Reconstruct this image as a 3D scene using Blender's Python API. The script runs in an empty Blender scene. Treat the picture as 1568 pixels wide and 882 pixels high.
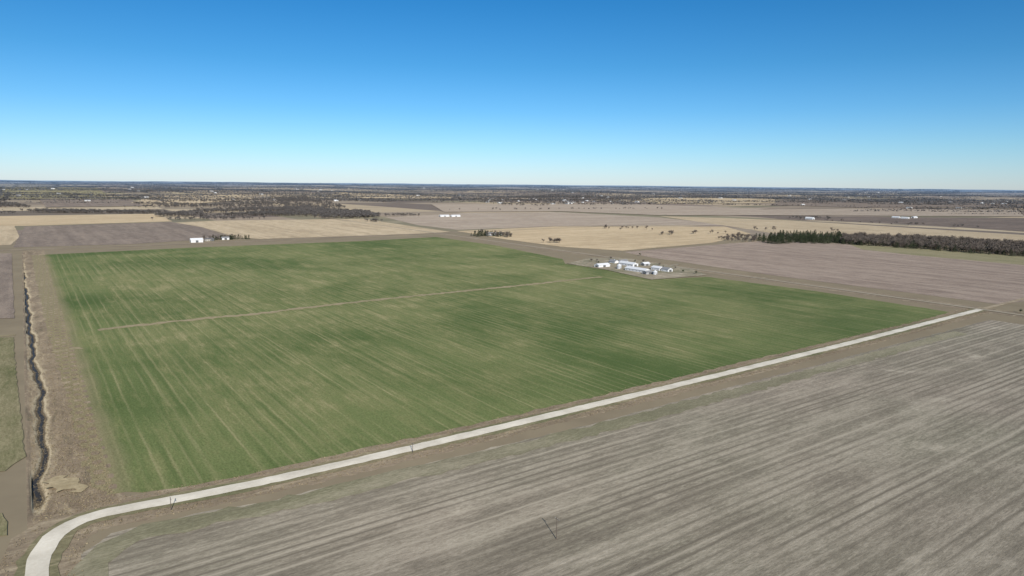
import bpy, math, random
import numpy as np
from mathutils import Matrix, Vector, geometry
random.seed(7); rng=np.random.default_rng(7)
scene=bpy.context.scene
# ------------------------------------------------------------------ camera
H=120.0; F=1045.0
PITCH=math.atan(160/F); ROLL=math.radians(0.58)
cam_d=bpy.data.cameras.new("camera"); cam=bpy.data.objects.new("camera",cam_d)
scene.collection.objects.link(cam)
R=(Matrix.Rotation(math.pi/2-PITCH,4,'X') @ Matrix.Rotation(ROLL,4,'Z'))
cam.matrix_world=Matrix.Translation((0,0,H)) @ R
cam_d.sensor_width=36; cam_d.lens=36*F/1568; cam_d.clip_start=1; cam_d.clip_end=200000
scene.camera=cam
R3=R.to_3x3()
def plane(u,v):
    d=R3 @ Vector((u-784,-(v-441),-F)); 
    if d.z>-1e-4*F: d.z=-1e-4*F*3
    t=-H/d.z; return Vector((d.x*t,d.y*t)),d
# survey frame of the quarter section (origin = near-left corner, e1 along the gravel road, e2 along the creek)
O=plane(47,800)[0]; A=plane(20,385)[0]; B=plane(1490,478)[0]
th=math.atan2((B-O).y,(B-O).x); th2=math.atan2((A-O).y,(A-O).x)-math.pi/2
TH=(th+th2)/2
e1=Vector((math.cos(TH),math.sin(TH))); e2=Vector((-e1.y,e1.x))
LEN=(A-O).length
def st(p): q=Vector((p[0],p[1]))-O; return q.dot(e1),q.dot(e2)
creek_px=[(52,735),(57,722),(66,700),(69,670),(63,640),(60,610),(61,585),(53,560),(48,530),(46,500),(41,478),(41,455),(36,435),(35,415),(31,398)]
cs=sorted([(st(plane(*p)[0])[1],st(plane(*p)[0])[0]) for p in creek_px])
CS=np.array([c[0] for c in cs]); CT=np.array([c[1] for c in cs])
def creek_t(s):
    return np.interp(s,CS,CT)+0.7*np.sin(s/9.0)+0.35*np.sin(s/4.1+1)+0.8*np.sin(s/23.)
def sstep(a,b,x):
    t=np.clip((x-a)/(b-a),0,1); return t*t*(3-2*t)
def height(x,y):
    x=np.asarray(x,float); y=np.asarray(y,float)
    r=np.hypot(x,y)
    w=sstep(3300,7000,r)
    h=w*(8*np.sin(x/900+1.3*np.sin(y/1400))+7*np.sin(y/760+x/2100)+5*np.sin(x/520+y/1900+2))
    h=h+sstep(9000,26000,r)*(14*np.sin(x/2600+y/5000)+10*np.sin(y/3300-x/4100+1))
    t=(x-O.x)*e1.x+(y-O.y)*e1.y; s=(x-O.x)*e2.x+(y-O.y)*e2.y
    ins=(s>-5)&(s<LEN-5)
    d=np.abs(t-creek_t(s))
    ch=-1.5*(1-sstep(0.5,3.2+0.8*np.sin(s/17.),d))-0.8*(1-sstep(3,10+2*np.sin(s/31.),d))
    ch=ch*sstep(-5,25,s)*(1-sstep(LEN-60,LEN-10,s))*(t>0)*(t<27)
    return h+np.where(ins,ch,0)
def gp(u,v):
    p,d=plane(u,v)
    for _ in range(6):
        z=float(height(p.x,p.y)); 
        if abs(st(p)[0]-14)<16: z=0
        t=-(H-z)/d.z; q=Vector((d.x*t,d.y*t)); p=p*0.4+q*0.6
    return p
# ------------------------------------------------------------------ materials
K=0.94
def C(r,g,b,k=None):
    k=k or K
    f=lambda c:(c/255/12.92 if c<=10 else ((c/255+.055)/1.055)**2.4)/k
    return (f(r)*1.0,f(g),f(b)*0.97,1)
class Mat:
    def __init__(s,name,rough=0.95,spec=0.1,dr=0.4):
        s.m=bpy.data.materials.new(name); s.m.use_nodes=True; s.nt=s.m.node_tree
        s.b=s.nt.nodes['Principled BSDF']; s.b.inputs['Roughness'].default_value=rough
        s.b.inputs['Specular IOR Level'].default_value=spec
        if 'Diffuse Roughness' in s.b.inputs: s.b.inputs['Diffuse Roughness'].default_value=dr
        s.geo=s.nt.nodes.new('ShaderNodeNewGeometry'); s.P=s.geo.outputs['Position']
    def L(s,a,b):
        if hasattr(a,'links'): s.nt.links.new(a,b)
        else: b.default_value=a
    def frame(s,ang,off=(0,0)):
        n=s.nt.nodes.new('ShaderNodeVectorMath'); n.operation='SUBTRACT'; s.L(s.P,n.inputs[0]); n.inputs[1].default_value=(off[0],off[1],0)
        m=s.nt.nodes.new('ShaderNodeMapping'); m.inputs['Rotation'].default_value=(0,0,-ang); s.L(n.outputs[0],m.inputs['Vector']); return m.outputs[0]
    def scale(s,v,x,y,z=1):
        n=s.nt.nodes.new('ShaderNodeVectorMath'); n.operation='MULTIPLY'; s.L(v,n.inputs[0]); n.inputs[1].default_value=(x,y,z); return n.outputs[0]
    def vadd(s,a,b):
        n=s.nt.nodes.new('ShaderNodeVectorMath'); n.operation='ADD'; s.L(a,n.inputs[0]); s.L(b,n.inputs[1]); return n.outputs[0]
    def noise(s,v,sc=1,det=4,ro=0.55,col=False,dist=0):
        n=s.nt.nodes.new('ShaderNodeTexNoise'); s.L(v,n.inputs['Vector']); n.inputs['Scale'].default_value=sc; n.inputs['Detail'].default_value=det; n.inputs['Roughness'].default_value=ro
        n.inputs['Distortion'].default_value=dist
        return n.outputs['Color' if col else 'Fac']
    def mr(s,f,a,b,c=0,d=1):
        n=s.nt.nodes.new('ShaderNodeMapRange'); s.L(f,n.inputs[0]); 
        for i,x in enumerate((a,b,c,d)): n.inputs[i+1].default_value=x
        return n.outputs[0]
    def math(s,op,a,b=0):
        n=s.nt.nodes.new('ShaderNodeMath'); n.operation=op; s.L(a,n.inputs[0]); s.L(b,n.inputs[1]); return n.outputs[0]
    def mix(s,f,a,b,mode='MIX'):
        n=s.nt.nodes.new('ShaderNodeMix'); n.data_type='RGBA'; n.blend_type=mode; s.L(f,n.inputs[0]); s.L(a,n.inputs[6]); s.L(b,n.inputs[7]); return n.outputs[2]
    def sep(s,v):
        n=s.nt.nodes.new('ShaderNodeSeparateXYZ'); s.L(v,n.inputs[0]); return n.outputs
    def ramp(s,f,stops,const=False):
        n=s.nt.nodes.new('ShaderNodeValToRGB'); s.L(f,n.inputs[0]); e=n.color_ramp.elements
        if const: n.color_ramp.interpolation='CONSTANT'
        while len(e)<len(stops): e.new(0.5)
        for i,(p,c) in enumerate(stops): e[i].position=p; e[i].color=c
        return n.outputs[0]
    def lines(s,Y,per,w,mod):
        fr=s.math('ABSOLUTE',s.math('SUBTRACT',s.math('FRACT',s.math('DIVIDE',Y,per)),0.5)); return s.math('MULTIPLY',s.mr(fr,w,w*.2),mod)
    def done(s,col,bump=None,dist=0.3,strength=0.6):
        s.L(col,s.b.inputs['Base Color'])
        if bump is not None:
            n=s.nt.nodes.new('ShaderNodeBump'); n.inputs['Distance'].default_value=dist; n.inputs['Strength'].default_value=strength
            s.L(bump,n.inputs['Height']); s.L(n.outputs[0],s.b.inputs['Normal'])
        return s.m
def simple(name,c,rough=0.8,spec=0.2,var=0.12,sc=0.5,metal=0):
    m=Mat(name,rough,spec,0.0); n=m.noise(m.P,sc,4); d=tuple(x*(1-var) for x in c[:3])+(1,); l=tuple(min(1,x*(1+var)) for x in c[:3])+(1,)
    m.b.inputs['Metallic'].default_value=metal
    return m.done(m.mix(n,d,l))
def soil(name,c1,c2,hi,lo,ang,seed=0,streak=0.5,spots=0.35,patch=0.006,row=0.6,track=0.0):
    """tilled / stubble field: c1,c2 large patches, hi/lo streak colours along the rows"""
    m=Mat(name); v=m.frame(ang,(seed*137.,seed*71.))
    pn=m.noise(v,patch,6,0.6); col=m.mix(m.mr(pn,0.38,0.62),c1,c2)
    s1=m.noise(m.scale(v,0.03,0.09),1,5,0.6); s2=m.noise(m.scale(v,0.16,0.7),1,4,0.7); s3=m.noise(m.scale(v,0.0022,0.045),1,4,0.6)
    a=m.math('ADD',m.math('MULTIPLY',s1,0.33),m.math('ADD',m.math('MULTIPLY',s2,0.33),m.math('MULTIPLY',s3,0.34)))
    f=m.math('MULTIPLY',m.mr(a,0.49,0.63),streak); col=m.mix(f,col,hi)
    f=m.math('MULTIPLY',m.mr(a,0.51,0.38),streak); col=m.mix(f,col,lo)
    sp=m.noise(m.scale(v,0.018,0.030),1,6,0.6,dist=0.5); f=m.math('MULTIPLY',m.mr(sp,0.62,0.73),spots); col=m.mix(f,col,tuple(min(1,x*1.15) for x in hi[:3])+(1,))
    fine=m.noise(m.scale(v,0.5,1.1),1,4,0.75); col=m.mix(0.9,col,m.mix(fine,(0.08,0.08,0.08,1),(0.92,0.92,0.92,1)),'SOFT_LIGHT')
    if track:
        y=m.sep(v)[1]; w=m.math('ADD',y,m.math('MULTIPLY',m.noise(v,0.01,2),3.0))
        col=m.mix(m.lines(w,9.2,.1,m.math('MULTIPLY',m.mr(m.noise(m.scale(v,0.006,0.03),1,4),0.38,0.60),track)),col,hi)
        col=m.mix(m.lines(w,4.6,.22,m.math('MULTIPLY',m.mr(m.noise(m.scale(v,0.008,0.04),1,4),0.38,0.60),track*1.2)),col,lo)
    bn=m.noise(m.scale(v,0.25,row*2.2),1,4,0.7)
    return m.done(col,bn,0.3,0.7)
# winter-wheat field
def wheat():
    m=Mat("winter_wheat"); v=m.frame(TH+math.pi/2,(O.x,O.y))       # x = along rows (creek direction)
    g1=C(98,106,66); g2=C(74,88,49); tan=C(150,140,106); tan2=C(121,118,81)
    s1=m.noise(m.scale(v,0.013,0.085),1,6,0.68); s2=m.noise(m.scale(v,0.07,0.5),1,5,0.72); pn=m.noise(v,0.0045,6,0.6,dist=0.3); p2=m.noise(v,0.02,6,0.68,dist=0.3)
    col=m.mix(m.mr(pn,0.4,0.6),g2,g1)
    a=m.math('ADD',m.math('MULTIPLY',s1,0.30),m.math('ADD',m.math('MULTIPLY',s2,0.27),m.math('ADD',m.math('MULTIPLY',pn,0.21),m.math('MULTIPLY',p2,0.22))))
    yx=m.sep(v); X=yx[0]; Y=m.math('MULTIPLY',yx[1],-1)             # X: s, Y: t
    edge=m.math('MINIMUM',m.mr(m.math('ADD',X,m.math('MULTIPLY',p2,30)),35,75),m.math('MINIMUM',m.mr(m.math('ADD',Y,m.math('MULTIPLY',p2,30)),70,110),m.mr(X,LEN-25,LEN-70)))
    ed=m.mr(edge,0,1,0.045,0); a2=m.math('SUBTRACT',a,ed)
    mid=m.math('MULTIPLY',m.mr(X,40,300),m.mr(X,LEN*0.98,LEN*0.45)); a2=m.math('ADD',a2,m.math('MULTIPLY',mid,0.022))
    col=m.mix(m.math('MULTIPLY',m.mr(a2,0.46,0.60),0.82),col,tan2)
    col=m.mix(m.math('MULTIPLY',m.mr(a2,0.54,0.65),0.7),col,tan)
    Yw=m.math('ADD',Y,m.math('MULTIPLY',p2,2.5))
    for per,ww,st_,c in ((18.0,0.045,0.5,tan),(6.1,0.16,0.32,tan),(9.1,0.2,0.55,g2)):
        col=m.mix(m.lines(Yw,per,ww,m.math('MULTIPLY',m.mr(m.noise(m.scale(v,0.007,0.03+per*.001),1,4),0.40,0.62),st_)),col,c)
    ef=m.math('MULTIPLY',m.mr(m.math('ADD',Y,m.math('MULTIPLY',p2,14)),44,33),0.85); col=m.mix(ef,col,C(132,120,94))
    fine=m.noise(m.scale(v,0.5,1.1),1,4,0.75); col=m.mix(0.9,col,m.mix(fine,(0.06,0.06,0.06,1),(0.94,0.94,0.94,1)),'SOFT_LIGHT')
    bn=m.noise(m.scale(v,0.3,1.6),1,4,0.7)
    return m.done(col,bn,0.3,0.6)
def grass(name,c1,c2,c3,ang=0,sx=0.04,sy=0.12):
    m=Mat(name); v=m.frame(ang); a=m.noise(m.scale(v,sx,sy),1,6,0.7,dist=0.5); b=m.noise(v,0.4,4,0.7); p=m.noise(v,0.012,4)
    col=m.mix(m.mr(p,0.4,0.6),c1,c2); col=m.mix(m.mr(a,0.5,0.68),col,c3)
    col=m.mix(0.8,col,m.mix(b,(0.1,0.1,0.1,1),(0.9,0.9,0.9,1)),'SOFT_LIGHT')
    return m.done(col,b,0.6,0.8)
def gravel():
    m=Mat("gravel_road_surface"); v=m.frame(TH); a=m.noise(v,0.06,5,0.6); b=m.noise(v,0.8,4,0.7)
    col=m.mix(m.mr(a,0.35,0.65),C(180,172,158),C(204,196,182)); col=m.mix(0.6,col,m.mix(b,(0.2,0.2,0.2,1),(0.8,0.8,0.8,1)),'SOFT_LIGHT')
    return m.done(col,b,0.1,0.5)
def ground_mat():
    m=Mat("farmland_ground",dr=0.2); v=m.frame(TH,(O.x,O.y))
    warp=m.noise(v,0.0006,2,0.5,col=True); w=m.vadd(v,m.scale(warp,160,160,0))
    def cells(sx,sy,ox):
        q=m.vadd(m.scale(w,1/sx,1/sy,0),(ox,ox*1.7,0)); 
        f=m.nt.nodes.new('ShaderNodeVectorMath'); f.operation='FLOOR'; m.L(q,f.inputs[0])
        n=m.nt.nodes.new('ShaderNodeTexWhiteNoise'); n.noise_dimensions='3D'; m.L(f.outputs[0],n.inputs['Vector']); return n.outputs['Value']
    pal=[(0,C(154,138,119)),(0.16,C(134,119,107)),(0.3,C(182,163,134)),(0.42,C(106,95,87)),(0.56,C(146,132,114)),(0.68,C(194,175,145)),(0.78,C(124,119,94)),(0.86,C(140,125,111)),(0.93,C(98,89,81))]
    c1=m.ramp(cells(805,402,3.3),pal,True); c2=m.ramp(cells(402,1207,11.2),pal,True); c3=m.ramp(cells(1609,2400,21.2),pal,True)
    sel=m.mr(cells(1609,1609,1.5),0.49,0.51); col=m.mix(sel,c1,c2); col=m.mix(0.3,col,c3)
    n1=m.noise(m.scale(v,0.0015,0.004),1,6,0.65); col=m.mix(m.math('MULTIPLY',m.mr(n1,0.55,0.68),0.65),col,C(102,94,84)); col=m.mix(m.math('MULTIPLY',m.mr(n1,0.45,0.3),0.35),col,C(182,166,140))
    n2=m.noise(v,0.02,4,0.7); col=m.mix(0.5,col,m.mix(n2,(0.2,0.2,0.2,1),(0.8,0.8,0.8,1)),'SOFT_LIGHT')
    # aerial haze painted into the base colour, growing with distance from the origin
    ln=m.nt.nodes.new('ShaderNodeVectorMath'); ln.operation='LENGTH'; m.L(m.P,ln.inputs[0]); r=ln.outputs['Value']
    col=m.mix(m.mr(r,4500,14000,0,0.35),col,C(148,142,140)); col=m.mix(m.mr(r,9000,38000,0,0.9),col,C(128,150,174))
    near=m.mix(n2,C(116,104,86),C(148,134,110)); col=m.mix(m.mr(r,1500,1900,1,0),col,near)
    return m.done(col,n2,0.5,0.3)
def ditch_mat():
    m=Mat("creek_grass"); v=m.frame(TH,(O.x,O.y)); a=m.noise(m.scale(v,0.16,0.04),1,6,0.7,dist=0.8); b=m.noise(v,0.7,5,0.75); p=m.noise(v,0.03,4)
    col=m.mix(m.mr(p,0.35,0.65),C(116,102,86),C(138,123,103)); col=m.mix(m.mr(a,0.52,0.7),col,C(160,145,120)); col=m.mix(m.mr(a,0.45,0.3),col,C(98,90,74))
    z=m.sep(m.P)[2]; z2=m.math('ADD',z,m.math('MULTIPLY',b,0.5)); col=m.mix(m.mr(z2,-0.35,-0.75,0,0.75),col,C(176,162,136)); col=m.mix(m.mr(z2,-1.05,-1.6,0,0.85),col,C(72,63,52))
    col=m.mix(0.7,col,m.mix(b,(0.1,0.1,0.1,1),(0.9,0.9,0.9,1)),'SOFT_LIGHT')
    return m.done(col,b,0.4,0.6)
# ------------------------------------------------------------------ mesh helpers
def link(name,me,mats):
    ob=bpy.data.objects.new(name,me); scene.collection.objects.link(ob)
    for mm in mats: me.materials.append(mm)
    return ob
def tri_obj(name,V,T,MI,mats):
    me=bpy.data.meshes.new(name); V=np.asarray(V,np.float32); T=np.asarray(T,np.int32)
    me.vertices.add(len(V)); me.vertices.foreach_set('co',V.ravel()); me.loops.add(T.size); me.loops.foreach_set('vertex_index',T.ravel())
    me.polygons.add(len(T)); me.polygons.foreach_set('loop_start',np.arange(0,T.size,3,dtype=np.int32))
    me.polygons.foreach_set('material_index',np.asarray(MI,np.int32)); me.update(calc_edges=True); me.validate()
    return link(name,me,mats)
# ground: one graded sheet in the survey frame, with the creek carved in
def axis(lo,hi,step,g=1.04,far=60000):
    mid=list(np.arange(lo,hi+step*.5,step)); a=[];x=hi;d=step
    while x<far: d*=g; x+=d; a.append(x)
    b=[];x=lo;d=step
    while x>-far: d*=g; x-=d; b.append(x)
    return np.array(b[::-1]+mid+a)
ta=axis(-1,28,0.8); sa=axis(-6,LEN,2.5)
TT,SS=np.meshgrid(ta,sa); GX=O.x+TT*e1.x+SS*e2.x; GY=O.y+TT*e1.y+SS*e2.y; GZ=height(GX,GY)
inside=(TT>0)&(TT<28)&(SS>0)&(SS<LEN)
GZ=GZ+np.where(inside,0.10*np.sin(GX*.6+GY*0.4)*np.sin(GY*0.5-GX*.2)+0.06,0)
nr,nc=TT.shape; idx=np.arange(nr*nc).reshape(nr,nc)
q=np.stack([idx[:-1,:-1],idx[:-1,1:],idx[1:,1:],idx[1:,:-1]],-1).reshape(-1,4)
cm=((TT[:-1,:-1]>=-1)&(TT[:-1,1:]<=30)&(SS[:-1,:-1]>=-8)&(SS[1:,:-1]<=LEN+2)).reshape(-1).astype(np.int32)
me=bpy.data.meshes.new("ground"); me.vertices.add(nr*nc); me.vertices.foreach_set('co',np.stack([GX,GY,GZ],-1).astype(np.float32).ravel())
me.loops.add(q.size); me.loops.foreach_set('vertex_index',q.astype(np.int32).ravel()); me.polygons.add(len(q)); me.polygons.foreach_set('loop_start',np.arange(0,q.size,4,dtype=np.int32))
me.polygons.foreach_set('material_index',cm); me.polygons.foreach_set('use_smooth',np.ones(len(q),bool)); me.update(calc_edges=True); me.validate()
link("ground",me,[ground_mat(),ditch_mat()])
layer=[0.02]
def sheet(name,px,mat,jit=0.6,world=False,step=None,lift=0.0):
    P=[gp(*p) if not world else Vector(p) for p in px]
    layer[0]+=0.012
    cen=sum((p.length for p in P))/len(P); far=cen>3000
    step=step or max(4,cen/90); out=[]
    for i,p in enumerate(P):
        n=P[(i+1)%len(P)]; L=(n-p).length; k=max(1,min(400,int(L/step)))
        for j in range(k):
            w=p.lerp(n,j/k); out.append(Vector((w.x+random.uniform(-jit,jit),w.y+random.uniform(-jit,jit))))
    n0=len(out); edges=[(i,(i+1)%n0) for i in range(n0)]
    if far:
        xs=[p.x for p in out]; ys=[p.y for p in out]; g=max(150,(max(xs)-min(xs))/60)
        x=min(xs)
        while x<max(xs):
            y=min(ys)
            while y<max(ys): out.append(Vector((x,y))); y+=g
            x+=g
    r=geometry.delaunay_2d_cdt(out,edges,[],1,1e-4)
    zo=layer[0]+(0.02+cen*0.00004)+lift+(1.2 if far else 0)
    V=[(p.x,p.y,(float(height(p.x,p.y)) if far else 0)+zo) for p in r[0]]
    me=bpy.data.meshes.new(name); me.from_pydata(V,[],[list(f) for f in r[2]]); me.update()
    for f in me.polygons:
        if f.normal.z<0: f.flip()
    return link(name,me,[mat])
def smooth_path(P,step):
    P=[P[0]+(P[0]-P[1])]+P+[P[-1]+(P[-1]-P[-2])]; out=[]
    for i in range(1,len(P)-2):
        a,b,c,d=P[i-1:i+3]; k=max(1,int((c-b).length/step))
        for j in range(k):
            t=j/k; out.append(0.5*((2*b)+(c-a)*t+(2*a-5*b+4*c-d)*t*t+(3*b-a-3*c+d)*t**3))
    out.append(P[-2]); return out
def ribbon(name,px,width,mat,z,jit=0.15,step=5,world=False,crown=0):
    P=smooth_path([gp(*p) for p in px] if not world else [Vector(p) for p in px],step); V=[];Fc=[]; n=len(P)
    for i,p in enumerate(P):
        d=(P[min(i+1,n-1)]-P[max(i-1,0)]).normalized(); nn=Vector((-d.y,d.x))
        a=width/2+random.uniform(-jit,jit); b=width/2+random.uniform(-jit,jit)
        for q,h in ((p+nn*a,0),(p,crown),(p-nn*b,0)): V.append((q.x,q.y,z+h))
        if i: k=3*i; Fc+= [(k-3,k,k+1,k-2),(k-2,k+1,k+2,k-1)]
    me=bpy.data.meshes.new(name); me.from_pydata(V,[],Fc); me.update()
    for f in me.polygons:
        if f.normal.z<0: f.flip()
    return link(name,me,[mat])
# ------------------------------------------------------------------ fields
rowR=TH; rowL=TH+math.pi/2
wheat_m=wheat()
main=[(48,391),(300,379),(560,369),(668,363),(760,376),(862,397),(866,404),(930,413),(996,428),(1082,424),(1250,446),(1455,478),(1400,493),(1100,563),(900,610),(620,673),(400,722),(245,752),(165,757),(138,745),(126,700),(112,640),(95,580),(76,520),(62,460)]
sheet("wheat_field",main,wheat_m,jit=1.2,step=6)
fg=soil("tilled_soil_foreground",C(141,130,116),C(123,117,101),C(160,150,134),C(106,98,86),rowR,1,0.9,0.8,0.005,track=0.75)
sheet("crop_field",[(112,1600),(108,960),(112,880),(128,848),(172,817),(300,787),(420,765),(640,713),(900,651),(1100,598),(1300,546),(1480,499),(1515,490),(1700,515),(2200,585),(2700,760),(3200,1600)],fg,jit=0.8)
hl=soil("headland_soil",C(128,121,102),C(117,113,90),C(150,141,121),C(104,99,81),rowR,5,0.7,0.4,0.012)
ribbon("field_headland",[(135,1100),(132,900),(150,855),(200,822),(310,796),(430,773),(650,721),(900,661),(1100,608),(1300,555),(1470,509)],11,hl,0.16,jit=1.8,step=5)
brownR=soil("tilled_soil_brown",C(136,120,108),C(145,129,116),C(163,147,132),C(114,100,90),rowL+0.03,2,0.9,0.3,0.004,track=.3)
sheet("crop_field",[(955,386),(1180,368),(1300,374),(1568,402),(1900,440),(1700,446),(1530,466),(1200,424),(1000,395)],brownR)
green2=soil("dormant_grass",C(124,118,90),C(138,128,100),C(150,140,112),C(106,104,78),rowL,3,0.6,0.3)
sheet("grass_strip",[(1300,374),(1430,382),(1568,392),(1900,415),(1900,436),(1568,406),(1400,391),(1320,382)],green2)
gold=soil("corn_stubble_gold",C(180,159,129),C(170,150,121),C(192,173,144),C(152,134,109),rowR,4,0.8,0.4)
gold2=soil("corn_stubble_tan",C(164,146,120),C(176,158,131),C(188,170,145),C(140,126,106),rowL,6,0.8,0.4)
pink=soil("bean_stubble",C(149,134,119),C(158,143,128),C(172,157,139),C(130,117,104),rowR,7,0.8,0.4)
dark=soil("dark_tilled_soil",C(116,104,94),C(126,113,102),C(146,131,117),C(98,87,79),rowL,8,0.7,0.4)
dark2=soil("dark_soil",C(102,91,83),C(112,99,90),C(132,117,104),C(88,79,73),rowR,9,0.7,0.4)
olive=soil("pasture",C(130,123,95),C(142,132,104),C(156,145,117),C(108,103,78),rowR,10,0.6,0.4)
greenL=soil("pasture_green",C(98,97,67),C(115,108,82),C(138,128,101),C(82,85,57),rowL,11,0.7,0.4,0.02)
S="crop_field"
sheet(S,[(-200,348),(22,346),(30,363),(16,375),(-200,384)],gold2)
sheet(S,[(38,347),(262,340),(300,346),(352,364),(200,374),(20,379),(28,364)],dark)
sheet(S,[(-200,333),(0,331),(238,328),(264,339),(38,346),(-200,346)],gold)
sheet(S,[(268,341),(330,338),(560,335),(600,342),(690,355),(640,358),(400,366),(360,363),(310,348)],gold2)
sheet(S,[(590,333),(720,326),(860,325),(1010,333),(1120,345),(850,346),(700,352),(640,345)],pink)
sheet(S,[(700,354),(850,347),(1110,347),(1150,358),(1090,372),(953,384),(860,378),(770,366)],gold)
sheet(S,[(1010,331),(1200,337),(1568,360),(1900,372),(1900,392),(1568,376),(1300,360),(1180,357),(1120,347)],gold2)
sheet(S,[(1150,331),(1568,334),(1900,340),(1900,366),(1568,355),(1380,342),(1200,336)],dark2)
sheet(S,[(1040,322),(1300,320),(1560,322),(1568,332),(1150,330),(1020,330)],pink)
sheet(S,[(660,313),(980,313),(1180,320),(1010,330),(860,324),(680,325)],pink)
sheet(S,[(1200,306),(1400,305),(1568,310),(1568,318),(1300,318),(1180,314)],dark)
sheet(S,[(980,304),(1180,303),(1190,311),(1000,312)],gold2)
sheet(S,[(0,286),(150,288),(165,300),(40,303),(-60,300)],olive)
sheet(S,[(230,300),(360,298),(400,304),(300,312),(200,311)],gold2)
sheet(S,[(60,306),(200,305),(220,316),(70,318)],dark)
sheet(S,[(500,294),(700,296),(690,304),(560,304)],gold2)
sheet(S,[(-300,392),(18,388),(22,488),(-300,492)],dark)
sheet(S,[(-300,518),(20,517),(28,600),(38,700),(10,722),(-300,760)],greenL)
sheet(S,[(-200,790),(0,788),(14,800),(8,822),(-200,840)],greenL)
# ------------------------------------------------------------------ verges, roads, tracks
verge=grass("dry_verge_grass",C(120,107,90),C(132,118,100),C(154,140,118),TH,0.03,0.2)
vergeg=grass("green_verge_grass",C(104,102,76),C(120,111,87),C(142,131,107),TH,0.03,0.2)
grav=gravel()
main_road=[(50,1500),(50,1000),(55,890),(66,845),(95,812),(150,789),(250,769),(400,739),(630,687),(900,623),(1100,575),(1300,526),(1440,490),(1502,474)]
RW=[gp(*p) for p in main_road]
RWt=[(p[0],p[1]) for p in RW]
ribbon("road_verge",RWt,24,verge,0.03,jit=1.5,step=4,world=True)
ribbon("road_verge",RWt,12,vergeg,0.20,jit=1.0,step=4,world=True)
ribbon("gravel_road",RWt,6.6,grav,0.34,jit=0.3,step=4,world=True,crown=0.12)
X0=gp(1502,474); far_c=gp(668,357)
d2=(far_c-X0).normalized(); d1=(RW[-1]-RW[-4]).normalized()
cr=[X0-d2*1200,X0-d2*500,X0,X0.lerp(far_c,0.5),far_c,far_c+d2*900]
cr=[(p.x,p.y) for p in cr]
earth=simple("packed_earth_road",C(166,153,133),0.95,0.1,0.1,0.05)
ribbon("road_verge",cr,30,verge,0.05,jit=1.5,step=12,world=True)
ribbon("gravel_road",cr,6,earth,0.40,jit=0.25,step=12,world=True,crown=0.1)
ribbon("dirt_road",[(p.x,p.y) for p in (X0+d1*6,X0+d1*300,X0+d1*1200)],5,grass("dirt",C(150,136,115),C(140,126,107),C(164,150,129),TH),0.30,world=True)
top=[gp(-260,394),gp(20,383),gp(300,373),far_c,far_c+(far_c-gp(20,383)).normalized()*1500]
top=[(p.x,p.y) for p in top]
ribbon("road_verge",top,34,verge,0.07,jit=1.5,step=12,world=True)
ribbon("gravel_road",top,5,earth,0.45,jit=0.2,step=12,world=True,crown=0.1)
tanp=grass("bare_strip",C(138,126,100),C(128,118,92),C(150,137,112),TH,0.05,0.2)
ribbon("grass_waterway",[(150,506),(200,500),(300,489),(400,480),(480,470),(600,457),(700,447),(800,437),(920,424)],8.5,tanp,0.2,jit=2.4,step=4)
ribbon("grass_waterway",[(80,538),(100,537),(125,533)],8,tanp,0.22,jit=3,step=4)
ribbon("farm_track",[(-100,516),(0,515),(24,513)],5,tanp,0.2,jit=.6)
ribbon("farm_track",[(-20,680),(-6,600),(6,560),(10,524)],4,tanp,0.22,jit=.6)
straw=grass("straw_patch",C(158,143,113),C(144,130,104),C(170,154,125),TH,0.08,0.1)
sheet("dry_grass_patch",[(66,738),(80,733),(100,729),(112,731),(120,738),(127,746),(124,753),(110,751),(96,755),(84,750),(72,750)],straw,jit=2.2,step=1.5,lift=0.1)
# creek water
mw=Mat("creek_water",0.5,0.15,0); wm=mw.done(mw.mix(mw.noise(mw.P,0.2),(0.035,0.03,0.024,1),(0.07,0.06,0.047,1)))
cp=[]
for s in np.arange(22,LEN-60,4): t=float(creek_t(s)); cp.append((O.x+t*e1.x+s*e2.x,O.y+t*e1.y+s*e2.y))
ribbon("creek",cp,1.5,wm,-2.05,jit=0.3,step=4,world=True)
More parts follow.
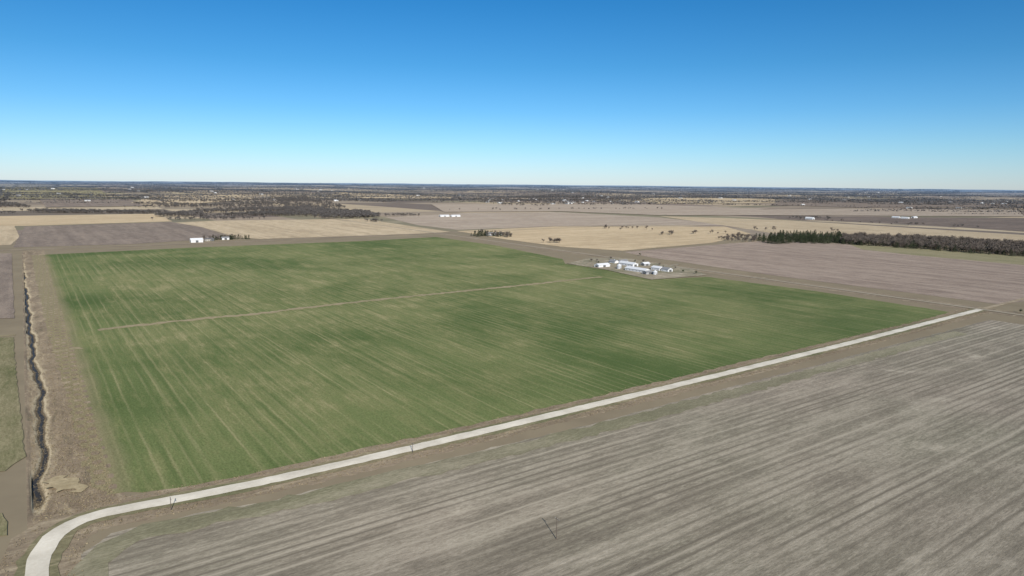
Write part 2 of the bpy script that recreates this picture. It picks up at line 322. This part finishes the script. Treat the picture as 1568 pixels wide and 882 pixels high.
# ------------------------------------------------------------------ vegetation
def prism(V,T,MI,p0,p1,r0,r1,mi,n=4):
    b=len(V); d=(p1-p0).normalized(); a=d.orthogonal().normalized(); c=d.cross(a)
    for p,r in ((p0,r0),(p1,r1)):
        for k in range(n): an=2*math.pi*k/n; V.append(tuple(p+a*r*math.cos(an)+c*r*math.sin(an)))
    for k in range(n):
        k2=(k+1)%n; T.append((b+k,b+k2,b+n+k2)); T.append((b+k,b+n+k2,b+n+k)); MI+= [mi,mi]
def leaf(V,T,MI,p,s,mi,flat=1):
    b=len(V)
    for _ in range(3): V.append((p.x+random.gauss(0,s),p.y+random.gauss(0,s),p.z+random.gauss(0,s*flat)))
    T.append((b,b+1,b+2)); MI.append(mi)
def deciduous(h,nl,s,spread=0.38):
    V=[];T=[];MI=[]
    top=Vector((random.uniform(-.3,.3),random.uniform(-.3,.3),h*0.5)); prism(V,T,MI,Vector((0,0,-.3)),top,h*.028,h*.016,0,5)
    tips=[]
    for k in range(9):
        an=k*2.4+random.uniform(-.4,.4); el=random.uniform(.35,1.25); L=h*random.uniform(.28,.46); st0=Vector((0,0,h*random.uniform(.25,.5)))
        e=st0+Vector((math.cos(an)*math.cos(el)*L,math.sin(an)*math.cos(el)*L,math.sin(el)*L)); prism(V,T,MI,st0,e,h*.012,h*.004,0,3); tips.append(e); tips.append(st0.lerp(e,.65))
        for _ in range(2):
            f=st0.lerp(e,.6)+Vector((random.gauss(0,1),random.gauss(0,1),random.uniform(.2,1.4)))*h*.11; prism(V,T,MI,st0.lerp(e,.55),f,h*.006,h*.002,0,3); tips.append(f)
    for k in range(nl):
        c=random.choice(tips); leaf(V,T,MI,c+Vector((random.gauss(0,1),random.gauss(0,1),random.gauss(0,.8)))*h*.07,s,1)
    return np.array(V),np.array(T),np.array(MI)
def conifer(h,nl,s):
    V=[];T=[];MI=[]; prism(V,T,MI,Vector((0,0,-.3)),Vector((0,0,h*.95)),h*.022,h*.004,0,5); R0=h*random.uniform(.24,.34)
    for k in range(nl):
        t=random.random()**1.35; z=h*(.06+.94*t); r=R0*(1-t)**.7*random.uniform(.45,1.1)*(1+.18*math.sin(t*26)); an=random.uniform(0,6.283)
        leaf(V,T,MI,Vector((math.cos(an)*r,math.sin(an)*r,z-r*.25)),s,1,.6)
    return np.array(V),np.array(T),np.array(MI)
def leafm(name,c,c2,sc=0.15):
    m=Mat(name,0.9,0.1,0); n=m.noise(m.P,sc,4,0.7); return m.done(m.mix(m.mr(n,.35,.65),c,c2))
bark=simple("bark",(0.10,0.08,0.065,1),0.95,0.05)
bare=leafm("bare_twigs",(0.10,0.082,0.068,1),(0.18,0.15,0.125,1)); bare2=leafm("bare_twigs_grey",(0.085,0.078,0.073,1),(0.145,0.13,0.12,1),0.05)
ever=leafm("evergreen_needles",(0.028,0.042,0.022,1),(0.065,0.078,0.04,1))
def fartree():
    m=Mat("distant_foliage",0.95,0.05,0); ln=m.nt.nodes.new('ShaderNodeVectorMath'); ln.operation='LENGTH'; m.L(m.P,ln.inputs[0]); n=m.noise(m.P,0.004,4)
    c=m.mix(n,(0.075,0.07,0.066,1),(0.13,0.12,0.112,1)); return m.done(m.mix(m.mr(ln.outputs['Value'],4000,20000,0,0.95),c,(0.105,0.15,0.21,1)))  # blue haze of distance is mixed into the foliage colour itself
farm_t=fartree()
DEC=[deciduous(12,230,.42) for _ in range(5)]; DECL=[deciduous(12,60,.8) for _ in range(4)]
CON=[conifer(12,380,.42) for _ in range(4)]; BUSH=[deciduous(4,120,.25) for _ in range(3)]
def in_poly(P,p):
    c=False; n=len(P)
    for i in range(n):
        a,b=P[i],P[i-1]
        if (a.y>p.y)!=(b.y>p.y) and p.x<(b.x-a.x)*(p.y-a.y)/(b.y-a.y)+a.x: c=not c
    return c
def scatter(px,n,clump=0):
    P=[gp(*p) for p in px]; xs=[p.x for p in P]; ys=[p.y for p in P]; o=[]; tries=0
    while len(o)<n and tries<n*60:
        tries+=1; p=Vector((random.uniform(min(xs),max(xs)),random.uniform(min(ys),max(ys))))
        if clump and math.sin(p.x/clump+1.7*math.sin(p.y/clump*.6))+math.sin(p.y/clump*1.1+p.x/clump*.4)<random.uniform(-.7,.5): continue
        if in_poly(P,p): o.append(p)
    return o
def along(px,n,w):
    P=[gp(*p) for p in px]; L=[(P[i+1]-P[i]).length for i in range(len(P)-1)]; tot=sum(L); o=[]
    for _ in range(n):
        x=random.uniform(0,tot); i=0
        while i<len(L)-1 and x>L[i]: x-=L[i]; i+=1
        p=P[i].lerp(P[i+1],x/L[i]); o.append(p+Vector((random.gauss(0,w),random.gauss(0,w))))
    return o
def forest(name,pts,protos,mats,smin=.7,smax=1.2):
    Vs=[];Ts=[];Ms=[];b=0
    for p in pts:
        V,T,MI=random.choice(protos); sc=random.uniform(smin,smax); a=random.uniform(0,6.28); c,s=math.cos(a),math.sin(a); sx=sc*random.uniform(.85,1.2)
        W=np.empty_like(V); W[:,0]=(V[:,0]*c-V[:,1]*s)*sx+p.x; W[:,1]=(V[:,0]*s+V[:,1]*c)*sx+p.y; W[:,2]=V[:,2]*sc+float(height(p.x,p.y))
        Vs.append(W);Ts.append(T+b);Ms.append(MI); b+=len(V)
    return tri_obj(name,np.concatenate(Vs),np.concatenate(Ts),np.concatenate(Ms),mats)
forest("evergreen_woodland",scatter([(1155,368),(1200,361),(1290,363),(1295,373),(1180,374)],330),CON,[bark,ever],.8,1.4)
forest("bare_woodland",scatter([(1285,364),(1400,367),(1568,377),(1750,388),(1750,405),(1568,394),(1400,381),(1290,374)],1300),DEC,[bark,bare],.9,1.55)
forest("evergreen_woodland",scatter([(1270,370),(1400,376),(1700,396),(1700,404),(1568,394),(1400,382),(1290,374)],300),CON,[bark,ever],.6,1.15)
forest("hedgerow_trees",scatter([(1095,366),(1130,362),(1165,366),(1160,371),(1110,370)],60)+along([(1010,360),(1060,358),(1120,358)],14,12)+along([(925,350),(1000,352)],12,20)+along([(1150,352),(1300,356)],10,20),DEC,[bark,bare],.6,1.2)
wl=scatter([(235,332),(300,325),(420,318),(560,326),(585,332),(480,335),(380,335)],1500,130)+scatter([(420,304),(470,302),(530,318),(500,326),(440,320)],620,150)+scatter([(-60,312),(0,311),(50,318),(60,327),(0,329),(-60,329)],400,120)+along([(60,325),(240,327)],260,25)+along([(230,318),(330,316),(440,312)],240,70)+scatter([(300,334),(400,327),(560,329),(585,334),(400,337)],500,90)+scatter([(200,312),(330,306),(430,306),(440,318),(300,322)],420,110)
forest("creek_woodland",wl,DECL,[bark,bare2],.9,1.5)
forest("hedgerow_trees",along([(562,340),(578,340)],14,8)+along([(590,331),(640,331)],30,12)+along([(245,337),(400,335)],60,18)+along([(1200,336),(1560,353)],20,20)+along([(700,322),(1000,320)],40,30)+along([(980,313),(1560,321)],90,40),DECL,[bark,bare2],.6,1.2)
forest("village_trees",scatter([(725,305),(850,298),(965,305),(970,314),(800,316),(732,312)],1100,90),DECL,[bark,bare2],.8,1.5)
# ------------------------------------------------------------------ buildings
white=simple("white_metal_siding",(0.70,0.69,0.67,1),0.8,0.1,0.08); whr=simple("white_metal_roof",(0.74,0.73,0.71,1),0.8,0.1,0.1); grayr=simple("grey_roof",(0.27,0.265,0.26,1),0.9,0.1); brownr=simple("shingle_roof",(0.15,0.14,0.135,1),0.9,0.1)
grys=simple("grey_metal_siding",(0.36,0.355,0.35,1),0.8,0.1); glass=simple("window_glass",(0.04,0.05,0.06,1),0.15,0.5); door=simple("door_paint",(0.12,0.12,0.12,1),0.6,0.3); galv=simple("galvanised_steel",(0.48,0.48,0.48,1),0.6,0.3); tansd=simple("tan_siding",(0.42,0.39,0.34,1),0.7,0.2)
class MB:
    def __init__(s): s.V=[];s.Fc=[];s.M=[]
    def box(s,x0,x1,y0,y1,z0,z1,m):
        b=len(s.V); s.V+=[(x,y,z) for z in (z0,z1) for (x,y) in ((x0,y0),(x1,y0),(x1,y1),(x0,y1))]
        for f in ((3,2,1,0),(4,5,6,7),(0,1,5,4),(1,2,6,5),(2,3,7,6),(3,0,4,7)): s.Fc.append(tuple(b+i for i in f)); s.M.append(m)
    def poly(s,pts,m): b=len(s.V); s.V+=pts; s.Fc.append(tuple(range(b,b+len(pts)))); s.M.append(m)
def gable(mb,cx,cy,L,W,e,r,house=False,wm=0,rm=1):
    x0,x1,y0,y1=cx-L/2,cx+L/2,cy-W/2,cy+W/2
    mb.box(x0,x1,y0,y1,-.3,e,wm)
    for x in (x0,x1): mb.poly([(x,y0,e),(x,y1,e),(x,cy,r)],wm)
    o=.5; t=.2; k=(r-e)/(W/2)
    for sgn in (-1,1):
        ye=cy+sgn*(W/2+o); ze=e-k*o+.03
        a=[(x0-o,ye,ze),(x1+o,ye,ze),(x1+o,cy,r+.03),(x0-o,cy,r+.03)]; b=[(p[0],p[1],p[2]+t) for p in a]
        mb.poly(b,rm); mb.poly(a[::-1],rm)
        for i in range(4): j=(i+1)%4; mb.poly([a[i],a[j],b[j],b[i]],rm)
    if house:
        for i in range(max(2,int(L/3.2))):
            x=x0+1.5+i*(L-3)/max(1,int(L/3.2)-1)
            for (ya,yb) in ((y0-.04,y0+.02),(y1-.02,y1+.04)): mb.box(x-.5,x+.5,ya,yb,1,2.3,2)
        mb.box(cx+.8,cx+1.8,y0-.06,y0+.02,0,2.1,3); mb.box(cx-2,cx-1.2,cy+.6,cy+1.4,r-1.5,r+1,4)
    else:
        mb.box(cx-2.4,cx+2.4,y0-.08,y0+.02,0,min(4,e-.4),3)
        for x in (x0-.08,x1-.02): mb.box(x,x+.1,cy-2.6,cy+2.6,0,min(4.2,e-.4),3)
        n=int(L/6)
        for i in range(n): x=x0+3+i*(L-6)/max(1,n-1); mb.box(x-.5,x+.5,y1-.02,y1+.06,1.4,2.3,2)
def place(name,mb,p,yaw,mats):
    me=bpy.data.meshes.new(name); me.from_pydata(mb.V,[],mb.Fc); me.update(); ob=link(name,me,mats)
    me.polygons.foreach_set('material_index',mb.M); ob.location=(p.x,p.y,float(height(p.x,p.y))+.1); ob.rotation_euler=(0,0,yaw); return ob
def barn(u,v,L,W,e,r,yaw=0,wm=white,rm=whr,name="metal_barn",house=False):
    mb=MB(); gable(mb,0,0,L,W,e,r,house)
    if house: gable(mb,L*.35,-W*.55,L*.35,W*.7,e-.05,e+(r-e)*.7,False)
    return place(name,mb,gp(u,v),TH+yaw,[wm,rm,glass,door,galv])
def bin_(u,v,r=4,h=6,name="grain_bin"):
    mb=MB(); n=24
    for i in range(n):
        a,b=2*math.pi*i/n,2*math.pi*(i+1)/n; c=[(r*math.cos(t),r*math.sin(t)) for t in (a,b)]
        for k in range(6):
            z0,z1=h*k/6,h*(k+1)/6; rr=1+.012*(k%2); mb.poly([(c[0][0]*rr,c[0][1]*rr,z0),(c[1][0]*rr,c[1][1]*rr,z0),(c[1][0]*rr,c[1][1]*rr,z1),(c[0][0]*rr,c[0][1]*rr,z1)],0)
        R1=1.05; mb.poly([(c[0][0]*R1,c[0][1]*R1,h-.05),(c[1][0]*R1,c[1][1]*R1,h-.05),(c[1][0]*.12,c[1][1]*.12,h+r*.55),(c[0][0]*.12,c[0][1]*.12,h+r*.55)],1)
        mb.poly([(c[0][0]*.12,c[0][1]*.12,h+r*.55),(c[1][0]*.12,c[1][1]*.12,h+r*.55),(0,0,h+r*.62)],1)
    mb.box(-.6,.6,-r-.1,-r+.1,.2,2.2,2); return place(name,mb,gp(u,v),TH,[galv,whr,door])
yard=grass("farmyard_ground",C(138,127,110),C(118,112,92),C(162,150,132),TH,.05,.05)
sheet("farmyard",[(868,404),(905,395),(960,396),(1060,413),(1082,422),(997,429),(930,414)],yard,jit=1,step=5,lift=.25)
ribbon("farm_driveway",[(1040,405),(1020,408),(995,413),(965,412),(940,408)],5,earth,0.55,jit=.5,step=4)
P2=math.pi/2
barn(922,409,22,10,3.6,5.6,0); barn(940,403,13,9,3,5.4,P2,white,grayr,"farmhouse",True)
barn(962,407,30,11,3.8,6.0,P2); barn(976,416,38,11,3.8,6,P2); barn(953,403,16,9,3.5,5.4,0,white,grayr,"machine_shed")
barn(992,420,14,8,3.5,5,0,grys,grayr,"machine_shed"); barn(1007,414,16,10,4,6,P2,white,whr); barn(1021,416,13,9,4,6,P2,white,grayr,"machine_shed"); barn(988,407,12,8,3.5,5.4,0,grys,whr,"machine_shed")
bin_(948,412,3.4,5.5);bin_(1003,421,3,4.6)
forest("farmyard_trees",[gp(*p) for p in [(914,401),(935,398),(985,403),(1010,407),(1034,412),(906,401)]],DEC,[bark,bare],.4,.8)
forest("farmyard_shrubs",[gp(*p) for p in [(916,404),(972,402),(1015,410),(1046,418)]],BUSH,[bark,ever],.8,1.4)
# neighbouring farm, top left
barn(301,371,22,12,5,8,0,white,whr); barn(320,369,15,9,4,6,0,tansd,brownr,"farmhouse",True); barn(345,367,14,8,4,6,0,white,grayr,"machine_shed")
forest("windbreak_trees",along([(325,367),(378,366)],34,8),CON,[bark,ever],.5,.8); forest("windbreak_trees",along([(318,367),(370,364)],26,10),DEC,[bark,bare],.5,.9)
# farm in the middle distance
barn(750,361,16,10,5,7.5,0,white,grayr,"farmhouse",True); barn(763,360,20,12,4,6.5,0,tansd,grayr,"metal_barn")
forest("windbreak_trees",along([(730,361),(772,362)],44,12),CON,[bark,ever],.6,1.1); forest("hedgerow_trees",along([(728,358),(780,363)],32,14)+along([(838,371),(858,372)],12,6),DEC,[bark,bare],.7,1.2)
barn(680,332,36,13,4.5,7,0);barn(697,332,36,13,4.5,7,0)
forest("roadside_shrubs",[gp(1562,479),gp(980,392),gp(1066,420)],BUSH,[bark,ever],1,1.6)
for (u,v) in [(1372,334),(1386,335),(1400,334)]: barn(u,v,28,12,4.5,7,random.choice([0,P2]))
for (u,v) in [(215,303),(224,303),(515,308),(1240,306),(640,300),(1330,302),(1537,313),(1110,297),(1240,336),(400,298),(1440,301),(90,297)]:
    barn(u,v,30,14,5,8.5,random.choice([0,P2]))
    forest("farmstead_trees",[gp(u,v)+Vector((random.gauss(0,45),25+random.gauss(0,25))) for _ in range(22)],DECL,[bark,bare2],.8,1.3)
for i in range(34):
    u=random.uniform(745,955); v=random.uniform(304,313); barn(u,v,random.uniform(14,24),11,4.4,7.4,random.choice([0,P2]),random.choice([white,white,tansd]),random.choice([brownr,grayr,whr]),"village_house",True)
# distant shelter-belts and farmsteads
Vs=[];Ts=[];b=0
def clump(x,y,L,W,hh,n,an):
    global b
    t=rng.uniform(-.5,.5,n)*L; w=rng.normal(0,.25,n)*W; z=rng.uniform(.1,1,n)*hh*(0.65+.35*np.sin(t/L*9+x)); cx=x+t*math.cos(an)-w*math.sin(an); cy=y+t*math.sin(an)+w*math.cos(an)
    c=np.stack([cx,cy,z+height(cx,cy)],-1); tri=c[:,None,:]+rng.normal(0,1,(n,3,3))*np.array([hh*.34,hh*.34,hh*.24]); Vs.append(tri.reshape(-1,3)); Ts.append(np.arange(n*3).reshape(-1,3)+b); b+=n*3
for i in range(2300):
    r=4400*(9.5**random.uniform(0,1)**.75); a=random.uniform(-.85,.85); x,y=r*math.sin(a),r*math.cos(a)
    L=random.choice([80,150,300,700,1200,1600])*(1+r/15000); clump(x,y,L,20+r/300,random.uniform(7,12)*(1+r/35000),int(min(600,40+L/3.5)),random.choice([TH,TH+P2,random.gauss(0,.3),random.gauss(0,.3)]))
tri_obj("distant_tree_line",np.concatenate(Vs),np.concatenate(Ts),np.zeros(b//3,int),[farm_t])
for i in range(60):
    r=math.exp(random.uniform(math.log(4500),math.log(15000))); a=random.uniform(-.68,.68); p=Vector((r*math.sin(a),r*math.cos(a)))
    mb=MB(); k=1+r/20000; gable(mb,0,0,24*k,12*k,4.4*k,7.4*k); place("distant_barn",mb,p,TH+random.choice([0,P2]),[random.choice([white,white,tansd]),random.choice([whr,grayr,grayr]),glass,door,galv])
# ------------------------------------------------------------------ utility poles
wood=simple("pole_wood",(0.13,0.105,0.085,1),.9,.1)
def pole(u,v,h=8.5,name="utility_pole"):
    mb=MB(); n=8
    for i in range(n):
        a,b2=2*math.pi*i/n,2*math.pi*(i+1)/n
        mb.poly([(.16*math.cos(a),.16*math.sin(a),-.3),(.16*math.cos(b2),.16*math.sin(b2),-.3),(.1*math.cos(b2),.1*math.sin(b2),h),(.1*math.cos(a),.1*math.sin(a),h)],0)
    mb.box(-1.1,1.1,-.22,-.125,h-.9,h-.78,0)
    for x in (-1,0,1): mb.box(x-.06,x+.06,-.2,-.13,h-.78,h-.55,1)
    return place(name,mb,gp(u,v),TH+P2,[wood,galv])
for p in [(262,781),(632,694)]: pole(*p,h=5)
pole(852,826,8)
def tussocks():
    pts=[]
    for _ in range(9000):
        s=random.uniform(-2,500)*random.uniform(.2,1); t=random.uniform(1,27)
        pts.append((O.x+t*e1.x+s*e2.x,O.y+t*e1.y+s*e2.y))
    P=smooth_path(RW,5); 
    for _ in range(7000):
        i=random.randint(1,len(P)-2); d=(P[i+1]-P[i-1]).normalized(); nn=Vector((-d.y,d.x)); o=random.choice([-1,1])*random.gauss(9,1.8); q=P[i]+nn*o+d*random.uniform(-3,3); 
        if abs(o)>5: pts.append((q.x,q.y))
    pts=np.array(pts); z=height(pts[:,0],pts[:,1])+.2; c=np.stack([pts[:,0],pts[:,1],z],-1)
    k=3; c=np.repeat(c,k,0); tri=c[:,None,:]+rng.normal(0,1,(len(c),3,3))*np.array([.2,.2,.13]); V=tri.reshape(-1,3)
    tri_obj("dry_grass_tussocks",V,np.arange(len(V)).reshape(-1,3),np.zeros(len(V)//3,int),[leafm("dry_tussock",C(122,108,86),C(156,141,114),.2)])
tussocks()
# ------------------------------------------------------------------ light
EL=math.radians(28); AZ=math.radians(164.3)
w=bpy.data.worlds.new("World"); scene.world=w; w.use_nodes=True; nt=w.node_tree; bg=nt.nodes['Background']; sky=nt.nodes.new('ShaderNodeTexSky'); sky.sky_type='NISHITA'; sky.sun_disc=False
sky.sun_elevation=EL; sky.sun_rotation=AZ; sky.ozone_density=1.5; sky.air_density=1.0; sky.dust_density=0.2; sky.altitude=300
tc=nt.nodes.new('ShaderNodeTexCoord'); sx=nt.nodes.new('ShaderNodeSeparateXYZ'); nt.links.new(tc.outputs['Generated'],sx.inputs[0])
rp=nt.nodes.new('ShaderNodeValToRGB'); nt.links.new(sx.outputs[2],rp.inputs[0]); e=rp.color_ramp.elements
while len(e)<6: e.new(.5)
for i,(p_,c_) in enumerate([(0.0,(0.56,0.72,1.12,1)),(0.05,(0.42,0.68,1.0,1)),(0.10,(0.28,0.60,0.93,1)),(0.16,(0.18,0.53,0.83,1)),(0.27,(0.085,0.46,0.78,1)),(0.6,(0.50,0.76,0.9,1))]): e[i].position=p_; e[i].color=c_
mx=nt.nodes.new('ShaderNodeMix'); mx.data_type='RGBA'; mx.blend_type='MULTIPLY'; mx.inputs[0].default_value=1; nt.links.new(sky.outputs[0],mx.inputs[6]); nt.links.new(rp.outputs[0],mx.inputs[7])
nt.links.new(mx.outputs[2],bg.inputs[0]); bg.inputs[1].default_value=0.12
sl=bpy.data.lights.new("sun",'SUN'); sl.energy=5.0; sl.angle=math.radians(.5); sl.color=(1,.95,.88); so=bpy.data.objects.new("sun",sl); scene.collection.objects.link(so)
sd=Vector((math.sin(AZ)*math.cos(EL),math.cos(AZ)*math.cos(EL),math.sin(EL))); so.rotation_euler=sd.to_track_quat('Z','Y').to_euler(); so.location=(0,0,500)
scene.view_settings.view_transform='Standard'; scene.view_settings.look='None'; scene.view_settings.exposure=0
